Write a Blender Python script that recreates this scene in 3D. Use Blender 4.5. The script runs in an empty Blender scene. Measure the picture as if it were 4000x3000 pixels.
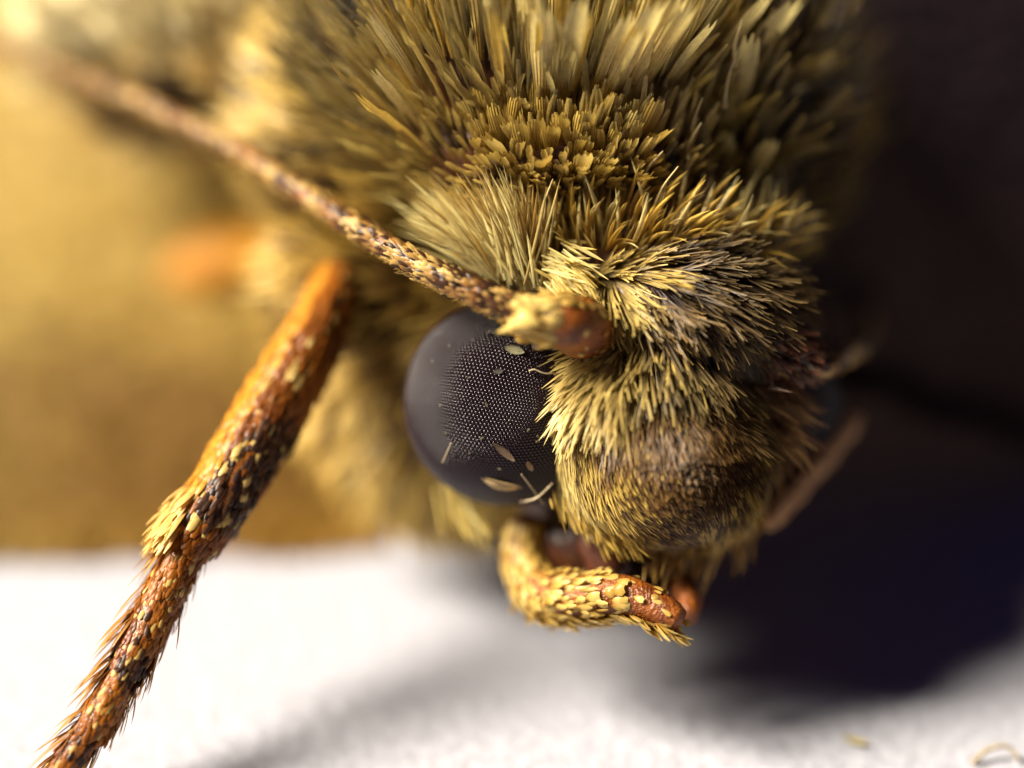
import bpy, bmesh, math, random
import numpy as np
from mathutils import Vector
random.seed(7); rng = np.random.default_rng(11)
S = bpy.context.scene
COL = S.collection
# ------------------------------------------------------------------ units: 1 unit = 1 millimetre
S.unit_settings.system = 'METRIC'; S.unit_settings.scale_length = 0.001; S.unit_settings.length_unit = 'MILLIMETERS'
# ------------------------------------------------------------------ camera
PITCH = math.radians(32); DIST = 14.0; H0 = 1.43
X = np.array([1., 0, 0]); F = np.array([0, math.cos(PITCH), -math.sin(PITCH)]); U = np.array([0, math.sin(PITCH), math.cos(PITCH)])
CAM = np.array([0, 0, H0]) - F * DIST
cd = bpy.data.cameras.new('camera'); cam = bpy.data.objects.new('camera', cd); COL.objects.link(cam)
cam.location = CAM; cam.rotation_euler = (math.pi / 2 - PITCH, 0, 0)
cd.sensor_width = 360; cd.lens = 360 * DIST / 4.0
cd.clip_start = 0.5; cd.clip_end = 500
cd.dof.use_dof = True; cd.dof.focus_distance = DIST - 0.03; cd.dof.aperture_fstop = 0.76
S.camera = cam
# ------------------------------------------------------------------ light: one hard lamp at the upper left, dim room
w = bpy.data.worlds.new('World'); S.world = w; w.use_nodes = True
bg = w.node_tree.nodes['Background']; bg.inputs[0].default_value = (0.32, 0.24, 0.72, 1); bg.inputs[1].default_value = 0.045
Ldir = np.array([-0.71, -0.03, 0.69]); Ldir /= np.linalg.norm(Ldir)
ld = bpy.data.lights.new('key_lamp', 'AREA'); ld.shape = 'ELLIPSE'; ld.size = 20; ld.size_y = 50; ld.energy = 262000; ld.color = (1.0, 0.91, 0.75)
lo = bpy.data.objects.new('key_lamp', ld); COL.objects.link(lo)
lo.location = Vector(Ldir * 80); lo.rotation_euler = Vector(Ldir).to_track_quat('Z', 'Y').to_euler()
S.view_settings.view_transform = 'Standard'; S.view_settings.look = 'None'; S.view_settings.gamma = 1; S.view_settings.exposure = 0.0
S.view_settings.use_curve_mapping = False
S.render.engine = 'CYCLES'; S.cycles.use_denoising = True; S.cycles.use_adaptive_sampling = False; S.cycles.max_bounces = 6; S.cycles.sample_clamp_indirect = 4
try: S.cycles.denoiser = 'OPENIMAGEDENOISE'
except Exception: pass

# ------------------------------------------------------------------ helpers
def P(px, py, d=0.0):
    """photo pixel (4000x3000) at depth d mm behind the focus plane -> world"""
    k = (DIST + d) / DIST
    return np.array([0, 0, H0]) + F * d + (X * ((px - 2000) / 1000) + U * ((1500 - py) / 1000)) * k
def proj(p):
    v = p - CAM; z = v @ F
    return np.stack([2000 + 1000 * DIST * (v @ X) / z, 1500 - 1000 * DIST * (v @ U) / z], -1)
def nrm(v): return v / np.maximum(np.linalg.norm(v, axis=-1, keepdims=True), 1e-9)
def lin(c):
    c = np.asarray(c, float) / 255.0
    return np.where(c <= 0.04045, c / 12.92, ((c + 0.055) / 1.055) ** 2.4)
def new_obj(name, me, mat, parent=None, kind=None, label=None):
    o = bpy.data.objects.new(name, me); COL.objects.link(o)
    if mat and not me.materials: me.materials.append(mat)
    if parent: o.parent = parent
    if kind: o['kind'] = kind
    if label: o['label'] = label
    return o
def np_mesh(name, V, Q, col=None, uv=None, smooth=True):
    me = bpy.data.meshes.new(name); V = np.asarray(V, np.float32); Q = np.asarray(Q, np.int32)
    n = Q.shape[1]
    me.vertices.add(len(V)); me.vertices.foreach_set('co', V.ravel())
    me.loops.add(Q.size); me.loops.foreach_set('vertex_index', Q.ravel())
    me.polygons.add(len(Q)); me.polygons.foreach_set('loop_start', np.arange(0, Q.size, n, dtype=np.int32))
    me.polygons.foreach_set('loop_total', np.full(len(Q), n, np.int32))
    me.update(calc_edges=True)
    if smooth: me.polygons.foreach_set('use_smooth', np.ones(len(Q), bool))
    if col is not None:
        a = me.attributes.new('Col', 'FLOAT_COLOR', 'POINT')
        c4 = np.ones((len(V), 4), np.float32); c4[:, :3] = col; a.data.foreach_set('color', c4.ravel())
    if uv is not None:
        a = me.attributes.new('suv', 'FLOAT2', 'POINT'); a.data.foreach_set('vector', np.asarray(uv, np.float32).ravel())
    me.validate(); return me
def vnoise(p, scale, seed=0):
    """cheap smooth value noise from summed sines, 0..1"""
    r = np.random.default_rng(seed); s = np.zeros(len(p))
    for _ in range(7):
        k = nrm(r.normal(size=p.shape[1])) * scale * r.uniform(.6, 1.8); s += np.sin(p @ k + r.uniform(0, 6.28))
    return np.clip(.5 + s / 7 * 1.1, 0, 1)

# ------------------------------------------------------------------ materials
def mat_new(name):
    m = bpy.data.materials.new(name); m.use_nodes = True; nt = m.node_tree
    return m, nt, nt.nodes, nt.links, nt.nodes['Principled BSDF'], nt.nodes['Material Output']
def mat_scale(name, rough=.42, spec=.5, trans=.22, ridges=0, rnd=0.0, sat=1.0):
    m, nt, N, L, b, out = mat_new(name)
    at = N.new('ShaderNodeAttribute'); at.attribute_name = 'Col'
    src = at.outputs['Color']
    nz = N.new('ShaderNodeTexNoise'); nz.inputs['Scale'].default_value = 60; nz.inputs['Detail'].default_value = 2
    geo = N.new('ShaderNodeNewGeometry'); L.new(geo.outputs['Position'], nz.inputs['Vector'])
    mr = N.new('ShaderNodeMapRange'); mr.inputs['To Min'].default_value = .72; mr.inputs['To Max'].default_value = 1.28
    L.new(nz.outputs['Fac'], mr.inputs['Value'])
    fac = mr.outputs[0]
    if rnd:
        oi = N.new('ShaderNodeObjectInfo'); m2 = N.new('ShaderNodeMapRange'); m2.inputs['To Min'].default_value = 1 - rnd; m2.inputs['To Max'].default_value = 1 + rnd * .5
        L.new(oi.outputs['Random'], m2.inputs['Value']); mm = N.new('ShaderNodeMath'); mm.operation = 'MULTIPLY'
        L.new(fac, mm.inputs[0]); L.new(m2.outputs[0], mm.inputs[1]); fac = mm.outputs[0]
    vm = N.new('ShaderNodeVectorMath'); vm.operation = 'SCALE'; L.new(src, vm.inputs[0]); L.new(fac, vm.inputs['Scale'])
    L.new(vm.outputs[0], b.inputs['Base Color'])
    b.inputs['Roughness'].default_value = rough; b.inputs['Specular IOR Level'].default_value = spec
    if ridges:
        uv = N.new('ShaderNodeAttribute'); uv.attribute_name = 'suv'
        sx = N.new('ShaderNodeSeparateXYZ'); L.new(uv.outputs['Vector'], sx.inputs[0])
        ml = N.new('ShaderNodeMath'); ml.operation = 'MULTIPLY'; ml.inputs[1].default_value = ridges * 6.283; L.new(sx.outputs[0], ml.inputs[0])
        sn = N.new('ShaderNodeMath'); sn.operation = 'SINE'; L.new(ml.outputs[0], sn.inputs[0])
        bp = N.new('ShaderNodeBump'); bp.inputs['Strength'].default_value = .7; bp.inputs['Distance'].default_value = .006
        L.new(sn.outputs[0], bp.inputs['Height']); L.new(bp.outputs[0], b.inputs['Normal'])
    tr = N.new('ShaderNodeBsdfTranslucent'); L.new(vm.outputs[0], tr.inputs[0])
    mx = N.new('ShaderNodeMixShader'); mx.inputs[0].default_value = trans
    L.new(b.outputs[0], mx.inputs[1]); L.new(tr.outputs[0], mx.inputs[2]); L.new(mx.outputs[0], out.inputs[0])
    return m
def mat_cuticle(name, c1, c2, scale=9, rough=.38, spec=.5, bump=.3, sss=0):
    m, nt, N, L, b, out = mat_new(name)
    geo = N.new('ShaderNodeNewGeometry')
    nz = N.new('ShaderNodeTexNoise'); nz.inputs['Scale'].default_value = scale; nz.inputs['Detail'].default_value = 5; L.new(geo.outputs['Position'], nz.inputs['Vector'])
    cr = N.new('ShaderNodeValToRGB'); cr.color_ramp.elements[0].position = .35; cr.color_ramp.elements[1].position = .65
    cr.color_ramp.elements[0].color = (*c1, 1); cr.color_ramp.elements[1].color = (*c2, 1)
    L.new(nz.outputs['Fac'], cr.inputs[0]); L.new(cr.outputs[0], b.inputs['Base Color'])
    n2 = N.new('ShaderNodeTexNoise'); n2.inputs['Scale'].default_value = scale * 5; L.new(geo.outputs['Position'], n2.inputs['Vector'])
    bp = N.new('ShaderNodeBump'); bp.inputs['Strength'].default_value = bump; bp.inputs['Distance'].default_value = .02; L.new(n2.outputs['Fac'], bp.inputs['Height']); L.new(bp.outputs[0], b.inputs['Normal'])
    b.inputs['Roughness'].default_value = rough; b.inputs['Specular IOR Level'].default_value = spec
    if sss:
        b.inputs['Subsurface Weight'].default_value = sss; b.inputs['Subsurface Radius'].default_value = (1, .4, .15); b.inputs['Subsurface Scale'].default_value = .06
    return m
M_hair = mat_scale('hair_scales', .36, .38, .27)
M_big = mat_scale('broad_scales', .24, .8, .38, ridges=6, rnd=.35)
M_bristle = mat_scale('bristles', .32, .5, .25, rnd=.3)
M_wing = mat_scale('wing_scales', .5, .3, .2)
M_body = mat_cuticle('body_cuticle', (.035, .012, .006), (.10, .03, .010), 5)
M_amber = mat_cuticle('amber_cuticle', (.10, .022, .004), (.30, .085, .010), 14, .36, .45, .6, .10)
M_dark = mat_cuticle('dark_cuticle', (.030, .010, .008), (.10, .030, .012), 7, .3)
M_orange = mat_cuticle('leg_cuticle', (.14, .040, .005), (.32, .105, .012), 12, .34, .5, .4)
M_wingm = mat_cuticle('wing_membrane', (.17, .10, .025), (.30, .20, .06), 2.5, .6, .2)
# eye
M_eye, nt, N, L, b, out = mat_new('eye_cornea')
b.inputs['Base Color'].default_value = (.012, .005, .008, 1); b.inputs['Roughness'].default_value = .07; b.inputs['Specular IOR Level'].default_value = .5; b.inputs['IOR'].default_value = 1.45
M_eyeb = mat_cuticle('eye_pigment', (.006, .004, .007), (.014, .009, .015), 20, .8, .1, 0)
# paper
M_paper, nt, N, L, b, out = mat_new('pale_paper')
geo = N.new('ShaderNodeNewGeometry'); nz = N.new('ShaderNodeTexNoise'); nz.inputs['Scale'].default_value = 14; nz.inputs['Detail'].default_value = 8
L.new(geo.outputs['Position'], nz.inputs['Vector']); cr = N.new('ShaderNodeValToRGB')
cr.color_ramp.elements[0].color = (.35, .35, .40, 1); cr.color_ramp.elements[1].color = (.44, .44, .50, 1); cr.color_ramp.elements[0].position = .3; cr.color_ramp.elements[1].position = .7
L.new(nz.outputs['Fac'], cr.inputs[0]); L.new(cr.outputs[0], b.inputs['Base Color']); b.inputs['Roughness'].default_value = .85; b.inputs['Specular IOR Level'].default_value = .2
bp = N.new('ShaderNodeBump'); bp.inputs['Strength'].default_value = .6; bp.inputs['Distance'].default_value = .03; L.new(nz.outputs['Fac'], bp.inputs['Height']); L.new(bp.outputs[0], b.inputs['Normal'])

# ------------------------------------------------------------------ ground
n = 60
gx, gy = np.meshgrid(np.linspace(-14, 14, n), np.linspace(-10, 18, n), indexing='ij')
gz = .006 * (vnoise(np.stack([gx.ravel(), gy.ravel()], -1), 2.0, 3) - 1)
V = np.stack([gx.ravel(), gy.ravel(), gz], -1); ii = np.arange(n * n).reshape(n, n)
Q = np.stack([ii[:-1, :-1], ii[1:, :-1], ii[1:, 1:], ii[:-1, 1:]], -1).reshape(-1, 4)
ground = new_obj('ground', np_mesh('ground', V, Q), M_paper, kind='structure')

# ------------------------------------------------------------------ moth root
moth = bpy.data.objects.new('moth', None); COL.objects.link(moth)
root_xy = P(1900, 1500, 1.0); moth.location = (root_xy[0], root_xy[1], 0)
moth['label'] = 'hairy yellow and brown moth with a dark faceted eye on white paper'; moth['category'] = 'moth'
bpy.context.view_layer.update()
ROOT = np.array(moth.location)
def part(name, me, mat, parent=None, kind=None, label=None):
    """mesh given in world coordinates, parented under the moth or one of its parts (all parts share the moth's origin)"""
    n_ = len(me.vertices); co = np.empty(n_ * 3, np.float32); me.vertices.foreach_get('co', co)
    me.vertices.foreach_set('co', (co.reshape(-1, 3) - ROOT.astype(np.float32)).ravel())
    return new_obj(name, me, mat, parent or moth, kind, label)

# ------------------------------------------------------------------ strand builder
def strands(name, root, d, nor, L, W, bend, croot, ctip, prof='hair', seg=4, lift=.35, cpow=1.0):
    """ribbons with a folded cross-section. root,d,nor,bend (N,3); L,W (N,); colours (N,3)"""
    N_ = len(root); t = np.linspace(0, 1, seg + 1)
    d = nrm(d); side = nrm(np.cross(d, nor)); up = nrm(np.cross(side, d))
    if prof == 'hair': wp = np.array([.55, .95, 1.0, .75, .06]) if seg == 4 else np.interp(t, [0, .25, .5, .75, 1], [.55, .95, 1, .75, .06])
    elif prof == 'scale': wp = np.interp(t, [0, .2, .5, .8, 1], [.25, .6, .9, 1.0, .55])
    else: wp = np.interp(t, [0, .3, .6, .85, 1], [.3, .8, 1.0, .85, .25])
    c = root[:, None] + d[:, None] * (L[:, None] * t)[..., None] + bend[:, None] * (L[:, None] * t ** 2)[..., None]
    w_ = (W[:, None] * wp)[..., None] * .5
    A = c - side[:, None] * w_; B = c + up[:, None] * w_ * lift * 2; C = c + side[:, None] * w_
    V = np.stack([A, B, C], 2)
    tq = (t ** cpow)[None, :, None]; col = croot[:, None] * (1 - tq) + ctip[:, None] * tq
    col = np.repeat(col[:, :, None], 3, 2).reshape(-1, 3)
    uv = np.zeros((N_, seg + 1, 3, 2)); uv[..., 0] = np.array([0, .5, 1]); uv[..., 1] = t[None, :, None]
    idx = np.arange(N_ * (seg + 1) * 3).reshape(N_, seg + 1, 3)
    q = np.stack([idx[:, :-1, :-1], idx[:, :-1, 1:], idx[:, 1:, 1:], idx[:, 1:, :-1]], -1).reshape(-1, 4)
    return np_mesh(name, V.reshape(-1, 3), q, np.clip(col, 0, 1), uv.reshape(-1, 2))
def comb_scale(name, Ln, Wd, cols=6, rows=4, teeth=True, taper=.35, curl=.12, croot=(.3, .2, .06), ctip=(.6, .5, .22), seed=0):
    """one broad toothed scale along +Y, facing +Z"""
    r = np.random.default_rng(seed); V = []; C = []; UV = []
    for j in range(rows + 1):
        t = j / rows; wid = Wd * (taper + (1 - taper) * min(1, t * 1.5) ** .8) * (1 - .12 * t * t)
        for i in range(cols + 1):
            s = i / cols; y = Ln * t
            if j == rows and teeth: y += Ln * (.11 if i % 2 else -.03) * r.uniform(.6, 1.3) - Ln * .12 * (2 * s - 1) ** 2
            V.append(((s - .5) * wid, y, Ln * curl * t * t + Wd * .16 * (1 - (2 * s - 1) ** 2)))
            C.append(np.array(croot) * (1 - t) + np.array(ctip) * t); UV.append((s, t))
    k = cols + 1
    Q = [(j * k + i, j * k + i + 1, (j + 1) * k + i + 1, (j + 1) * k + i) for j in range(rows) for i in range(cols)]
    return np_mesh(name, V, Q, np.array(C), UV)

# ------------------------------------------------------------------ ellipsoids of the body (centre pixel, depth, radii x / up / depth)
ELL = {
 'thorax':  (P(2080, 180, .94), np.array([1.0, .86, .98])),
 'shoulder':(P(1490, 530, 1.20), np.array([.56, .60, .66])),
 'flank':   (P(2820, 420, 1.05), np.array([.50, .62, .70])),
 'notum':   (P(2200, 570, .40), np.array([.62, .33, .40])),
 'collar':  (P(2480, 955, .55), np.array([.66, .26, .46])),
 'vertex':  (P(2640, 1230, .34), np.array([.47, .31, .40])),
 'cheek':   (P(2370, 1690, .12), np.array([.205, .39, .20])),
 'side':    (P(1480, 1080, .98), np.array([.42, .36, .36])),
 'frons':   (P(2580, 1795, .22), np.array([.402, .360, .36])),
 'face':    (P(2535, 1515, .30), np.array([.385, .33, .36])),
 'chest':   (P(1800, 1450, 1.05), np.array([.66, .66, .42])),
 'venter':  (P(2450, 1000, 1.35), np.array([.75, .62, .50])),  # venter to sternum: mostly unseen body bulk, added to block light leaks
 'abdomen': (np.array([.30, 2.95, 1.10]), np.array([.80, .78, 1.20])),
 'neck':    (P(2480, 1330, .88), np.array([.58, .52, .42])),
 'sternum': (P(2460, 1880, .74), np.array([.50, .38, .30])),
 'mouth':   (P(2330, 2120, .46), np.array([.26, .20, .22])),
}
def ell_pts(key, n_, front=True):
    c, r = ELL[key]; v = nrm(rng.normal(size=(n_ * 3, 3)))
    # area weighting
    wgt = np.sqrt((v[:, 0] / r[0]) ** 2 + (v[:, 1] / r[1]) ** 2 + (v[:, 2] / r[2]) ** 2) ; wgt /= wgt.max()
    v = v[rng.random(len(v)) < wgt][:n_]
    l = v * r; nl = nrm(v / r)
    p = c + l[:, :1] * X + l[:, 1:2] * U + l[:, 2:] * F
    nn = nl[:, :1] * X + nl[:, 1:2] * U + nl[:, 2:] * F
    ok = np.ones(len(p), bool)
    for k2, (c2, r2) in ELL.items():
        if k2 == key: continue
        q = p - c2; q = np.stack([q @ X, q @ U, q @ F], -1) / r2
        ok &= (q ** 2).sum(-1) > .84
    ok &= p[:, 2] > .04
    if front: ok &= (nn @ (-F)) > -.35
    return p[ok], nn[ok]
bm = bmesh.new()
for c, r in ELL.values():
    g = bmesh.ops.create_icosphere(bm, subdivisions=4, radius=1.0)
    for v in g['verts']:
        l = np.array(v.co) * r * .97; v.co = Vector(c + l[0] * X + l[1] * U + l[2] * F)
me = bpy.data.meshes.new('body'); bm.to_mesh(me); bm.free()
tmp = bpy.data.objects.new('tmp', me); COL.objects.link(tmp)
md = tmp.modifiers.new('r', 'REMESH'); md.mode = 'VOXEL'; md.voxel_size = .035; md.use_smooth_shade = True
ms = tmp.modifiers.new('s', 'SMOOTH'); ms.iterations = 4
dg = bpy.context.evaluated_depsgraph_get(); me2 = bpy.data.meshes.new_from_object(tmp.evaluated_get(dg)); me2.name = 'body'
bpy.data.objects.remove(tmp)
body = part('body', me2, M_body)

def ctrl_field(ctrl, px, power=2.0):
    c = np.array(ctrl, float); d2 = ((px[:, None, :] - c[None, :, :2]) ** 2).sum(-1) + 900.0
    w_ = d2 ** -power; w_ /= w_.sum(1, keepdims=True)
    return w_ @ c[:, 2:]
YEL = lin((244, 208, 104)); PALE = lin((250, 234, 160)); OLV = lin((184, 144, 64)); BRN = lin((96, 62, 38)); DRK = lin((36, 22, 26)); GOLD = lin((222, 170, 60))
def coat(name, key, n_, ctrl, seg=4, prof='hair', clump=0, cl=.5, jit=.12, seed=0, parent=None, palec=None, lift=.35, front=True, base=None, mat=None, tipl=1.0, dkroot=.32, cut=None, wmul=1.0, dadd=0.0, cpow=1.6, lmul=1.0):
    """ctrl rows: px,py, dx,dy(up), out, length, width, curl_out, darkness, paleness"""
    p, nn = ell_pts(key, n_, front)
    px = proj(p)
    if cut is not None:
        ok = cut(px, p); p, nn, px = p[ok], nn[ok], px[ok]
    f = ctrl_field(ctrl, px)
    img = f[:, :1] * X + f[:, 1:2] * U
    tang = img - (img * nn).sum(-1, keepdims=True) * nn
    d = nrm(nrm(tang) + nn * f[:, 2:3] + rng.normal(size=p.shape) * jit)
    L_ = lmul * f[:, 3] * rng.uniform(.65, 1.2, len(p)); W_ = wmul * f[:, 4] * rng.uniform(.7, 1.3, len(p))
    bend = -nn * f[:, 5:6] + rng.normal(size=p.shape) * jit * .6
    dk = np.clip(f[:, 6] + dadd * np.clip((px[:, 0] - 2380) / 250, 0, 1), 0, 1); pl = np.clip(f[:, 7], 0, 1)  # dadd: more brown hairs rightwards, also shading the head's unlit side by colour
    cid = None
    if clump:
        clump = min(clump, len(p))
        cc = p[rng.choice(len(p), clump, replace=False)]
        cid = np.empty(len(p), int)
        for s in range(0, len(p), 2000): cid[s:s + 2000] = ((p[s:s + 2000, None] - cc[None]) ** 2).sum(-1).argmin(1)
        md_ = np.zeros((clump, 3)); cnt = np.zeros(clump); np.add.at(md_, cid, d); np.add.at(cnt, cid, 1)
        cdv = nrm(nrm(md_) + rng.normal(size=(clump, 3)) * jit * 1.3)
        mp = np.zeros((clump, 3)); np.add.at(mp, cid, p); mp /= np.maximum(cnt, 1)[:, None]
        tip = mp[cid] + cdv[cid] * L_[:, None]
        d = nrm(d * (1 - cl) + nrm(tip - p) * cl)
        L_ *= rng.uniform(.8, 1.2, clump)[cid]
        cr_ = rng.random(clump)[cid] * .65 + rng.random(len(p)) * .35
    else: cr_ = rng.random(len(p))
    isd = cr_ < dk
    mixv = rng.random((len(p), 1)) * .6 + vnoise(p, 9, seed)[:, None] * .4
    tipc = np.where(isd[:, None], BRN * (1 - mixv) * .9 + lin((196, 148, 76)) * mixv ** 2.2 * .95, OLV * (1 - mixv) + YEL * mixv)
    tipc = tipc * (1 - pl[:, None]) + ((PALE if palec is None else palec) * (.75 + .35 * mixv)) * pl[:, None]
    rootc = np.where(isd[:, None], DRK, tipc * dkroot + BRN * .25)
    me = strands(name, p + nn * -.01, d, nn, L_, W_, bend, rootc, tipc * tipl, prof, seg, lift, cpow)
    return part(name, me, mat or M_hair, parent or body, 'stuff')

# px, py, dx, dy, out, len, wid, curl, dark, pale
FR = [
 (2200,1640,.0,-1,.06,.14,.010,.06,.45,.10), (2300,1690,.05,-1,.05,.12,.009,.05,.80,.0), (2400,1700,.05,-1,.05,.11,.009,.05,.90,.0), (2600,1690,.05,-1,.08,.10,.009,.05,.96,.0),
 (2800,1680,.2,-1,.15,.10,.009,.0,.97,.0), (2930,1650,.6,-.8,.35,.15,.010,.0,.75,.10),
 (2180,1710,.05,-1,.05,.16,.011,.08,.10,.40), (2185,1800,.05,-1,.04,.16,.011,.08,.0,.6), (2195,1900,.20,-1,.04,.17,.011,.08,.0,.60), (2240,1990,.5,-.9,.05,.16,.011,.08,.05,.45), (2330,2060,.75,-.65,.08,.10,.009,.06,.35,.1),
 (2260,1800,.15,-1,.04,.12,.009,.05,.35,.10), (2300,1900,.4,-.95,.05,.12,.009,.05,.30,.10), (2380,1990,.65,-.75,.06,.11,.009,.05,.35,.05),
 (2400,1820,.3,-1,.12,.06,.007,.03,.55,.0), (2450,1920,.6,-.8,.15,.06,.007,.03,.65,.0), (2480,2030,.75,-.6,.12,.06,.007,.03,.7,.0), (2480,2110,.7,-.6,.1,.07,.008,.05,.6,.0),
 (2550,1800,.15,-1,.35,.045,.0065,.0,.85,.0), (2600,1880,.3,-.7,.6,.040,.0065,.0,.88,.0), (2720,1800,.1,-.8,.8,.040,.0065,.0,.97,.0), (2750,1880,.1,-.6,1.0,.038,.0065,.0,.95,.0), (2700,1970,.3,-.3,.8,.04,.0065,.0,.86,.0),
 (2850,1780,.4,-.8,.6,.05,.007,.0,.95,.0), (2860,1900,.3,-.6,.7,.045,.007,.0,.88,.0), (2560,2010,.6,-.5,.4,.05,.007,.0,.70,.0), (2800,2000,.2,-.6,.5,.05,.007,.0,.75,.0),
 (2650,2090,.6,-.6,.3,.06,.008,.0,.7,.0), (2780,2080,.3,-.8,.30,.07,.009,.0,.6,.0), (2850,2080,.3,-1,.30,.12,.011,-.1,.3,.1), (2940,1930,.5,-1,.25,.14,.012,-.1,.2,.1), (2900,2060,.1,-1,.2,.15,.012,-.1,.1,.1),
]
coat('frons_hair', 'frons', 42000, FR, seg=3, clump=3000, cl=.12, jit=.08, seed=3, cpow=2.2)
FC = [
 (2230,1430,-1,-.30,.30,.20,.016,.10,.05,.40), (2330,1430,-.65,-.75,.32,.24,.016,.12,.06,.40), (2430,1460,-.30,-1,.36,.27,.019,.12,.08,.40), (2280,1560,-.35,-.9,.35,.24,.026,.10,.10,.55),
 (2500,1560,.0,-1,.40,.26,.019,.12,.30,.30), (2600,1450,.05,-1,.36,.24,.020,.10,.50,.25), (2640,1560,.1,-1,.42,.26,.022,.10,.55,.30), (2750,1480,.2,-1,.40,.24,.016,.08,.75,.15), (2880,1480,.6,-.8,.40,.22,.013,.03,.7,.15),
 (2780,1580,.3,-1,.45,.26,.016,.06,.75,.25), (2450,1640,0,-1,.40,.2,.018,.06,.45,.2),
]
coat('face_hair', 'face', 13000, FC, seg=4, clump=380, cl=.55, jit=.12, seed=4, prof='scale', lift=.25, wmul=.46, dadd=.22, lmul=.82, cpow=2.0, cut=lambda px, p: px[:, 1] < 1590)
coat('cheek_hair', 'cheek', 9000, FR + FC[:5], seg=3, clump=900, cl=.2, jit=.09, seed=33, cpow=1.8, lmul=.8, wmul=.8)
VX = [
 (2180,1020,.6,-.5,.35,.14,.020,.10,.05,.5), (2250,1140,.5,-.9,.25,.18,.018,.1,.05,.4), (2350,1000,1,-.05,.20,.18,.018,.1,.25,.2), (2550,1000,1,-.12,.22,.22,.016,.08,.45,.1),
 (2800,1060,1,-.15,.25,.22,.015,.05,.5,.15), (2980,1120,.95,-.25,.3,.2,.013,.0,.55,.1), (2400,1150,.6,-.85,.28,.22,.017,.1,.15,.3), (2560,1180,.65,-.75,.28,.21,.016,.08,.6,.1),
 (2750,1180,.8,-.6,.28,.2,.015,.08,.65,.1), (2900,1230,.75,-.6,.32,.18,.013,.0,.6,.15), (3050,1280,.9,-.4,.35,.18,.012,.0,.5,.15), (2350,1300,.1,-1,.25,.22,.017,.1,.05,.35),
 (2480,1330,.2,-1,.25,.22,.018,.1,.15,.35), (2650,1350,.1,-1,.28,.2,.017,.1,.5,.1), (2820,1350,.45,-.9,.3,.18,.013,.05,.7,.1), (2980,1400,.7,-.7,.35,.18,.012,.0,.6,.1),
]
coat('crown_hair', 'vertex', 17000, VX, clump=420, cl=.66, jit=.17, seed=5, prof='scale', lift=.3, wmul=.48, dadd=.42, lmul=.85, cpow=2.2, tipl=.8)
CO = [
 (1900,900,-.3,1,.3,.3,.013,-.05,.05,.1), (2050,1000,-.15,1,.35,.32,.013,.05,.05,.2), (2250,950,.05,1,.55,.24,.012,.0,.1,.2), (2500,950,.35,1,.6,.2,.012,.0,.25,.2), (2750,950,.5,.9,.6,.17,.012,.0,.35,.2),
 (3000,950,.5,.9,.6,.17,.012,.0,.45,.1), (2300,750,.05,1,.5,.16,.02,.0,.2,.1), (2700,800,.3,1,.5,.15,.016,.0,.5,.1),
]
coat('collar_hair', 'collar', 2400, CO, clump=400, cl=.4, jit=.12, seed=6, tipl=.6, cut=lambda px, p: px[:, 1] < 1050)
TH = [
 (2100,650,.0,1,.75,.10,.028,.0,.15,.15), (2350,650,.1,1,.75,.10,.028,.0,.15,.15), (1900,560,-.2,1,.6,.12,.026,.0,.30,.1), (2600,700,.2,1,.5,.12,.024,.0,.25,.2),
 (2200,300,.02,1,.28,.34,.018,.0,.10,.65), (2500,300,.12,1,.28,.36,.018,.0,.12,.65), (2800,300,.2,1,.3,.34,.018,.0,.3,.2), (1800,300,-.15,1,.28,.34,.018,.0,.22,.4),
 (1500,500,-.6,.7,.3,.30,.016,.0,.25,.25), (1300,200,-.6,.8,.3,.30,.016,.0,.35,.3), (2100,0,.0,1,.28,.4,.018,.0,.15,.65), (2700,0,.15,1,.3,.4,.018,.0,.25,.3),
]
coat('thorax_scales', 'thorax', 10000, TH, clump=700, cl=.45, jit=.13, seed=7, prof='scale', lift=.22, mat=M_big, front=False, dkroot=.85)
coat('notum_scales', 'notum', 2600, TH, clump=500, cl=.3, jit=.12, seed=16, prof='scale', lift=.22, mat=M_big, dkroot=.6)
SH = [ (950,120,-.7,.7,.35,.25,.04,.0,.0,.9), (1120,330,-.8,.5,.35,.25,.03,.0,.3,.2),
 (1250,200,-.8,.5,.35,.28,.022,.0,.55,.1), (1500,200,-.5,.8,.35,.28,.022,.0,.45,.1), (1100,500,-.95,.1,.35,.25,.02,.0,.25,.2), (1400,600,-.9,.3,.35,.26,.018,.0,.35,.1),
 (1700,700,-.4,.8,.4,.25,.016,.0,.25,.1), (1600,900,-.8,.5,.3,.3,.014,.0,.15,.1), (1200,800,-1,.0,.3,.25,.016,.0,.35,.1), (1900,850,-.6,.8,.4,.25,.014,.0,.15,.1), (1000,900,-1,-.1,.4,.2,.016,.0,.1,.1),
]
coat('shoulder_hair', 'shoulder', 5200, SH, clump=420, cl=.5, jit=.17, seed=8, front=False, dkroot=.6)
FL = [(2800,200,.2,1,.4,.30,.025,.0,.2,.2), (2800,500,.2,1,.45,.27,.025,.0,.2,.2), (3050,400,.6,.8,.45,.25,.022,.0,.4,.0), (3200,700,.8,.5,.4,.25,.02,.0,.4,.0), (2700,750,.3,1,.45,.2,.025,.0,.4,.0)]
coat('flank_scales', 'flank', 3200, FL, clump=280, cl=.5, jit=.18, seed=9, prof='scale', front=False, mat=M_big)
CH = [(1300,1200,-.9,-.2,.4,.2,.014,.0,.3,.1), (1500,1700,-.5,-.8,.4,.2,.014,.0,.15,.1), (1800,1900,0,-1,.4,.2,.014,.0,.1,.2), (2100,1900,.2,-1,.4,.2,.014,.0,.2,.1), (1400,1000,-.9,.2,.4,.22,.014,.0,.35,.0)]
coat('side_hair', 'side', 3000, CH, clump=260, cl=.45, jit=.18, seed=21, front=False, dkroot=.6)
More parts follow.
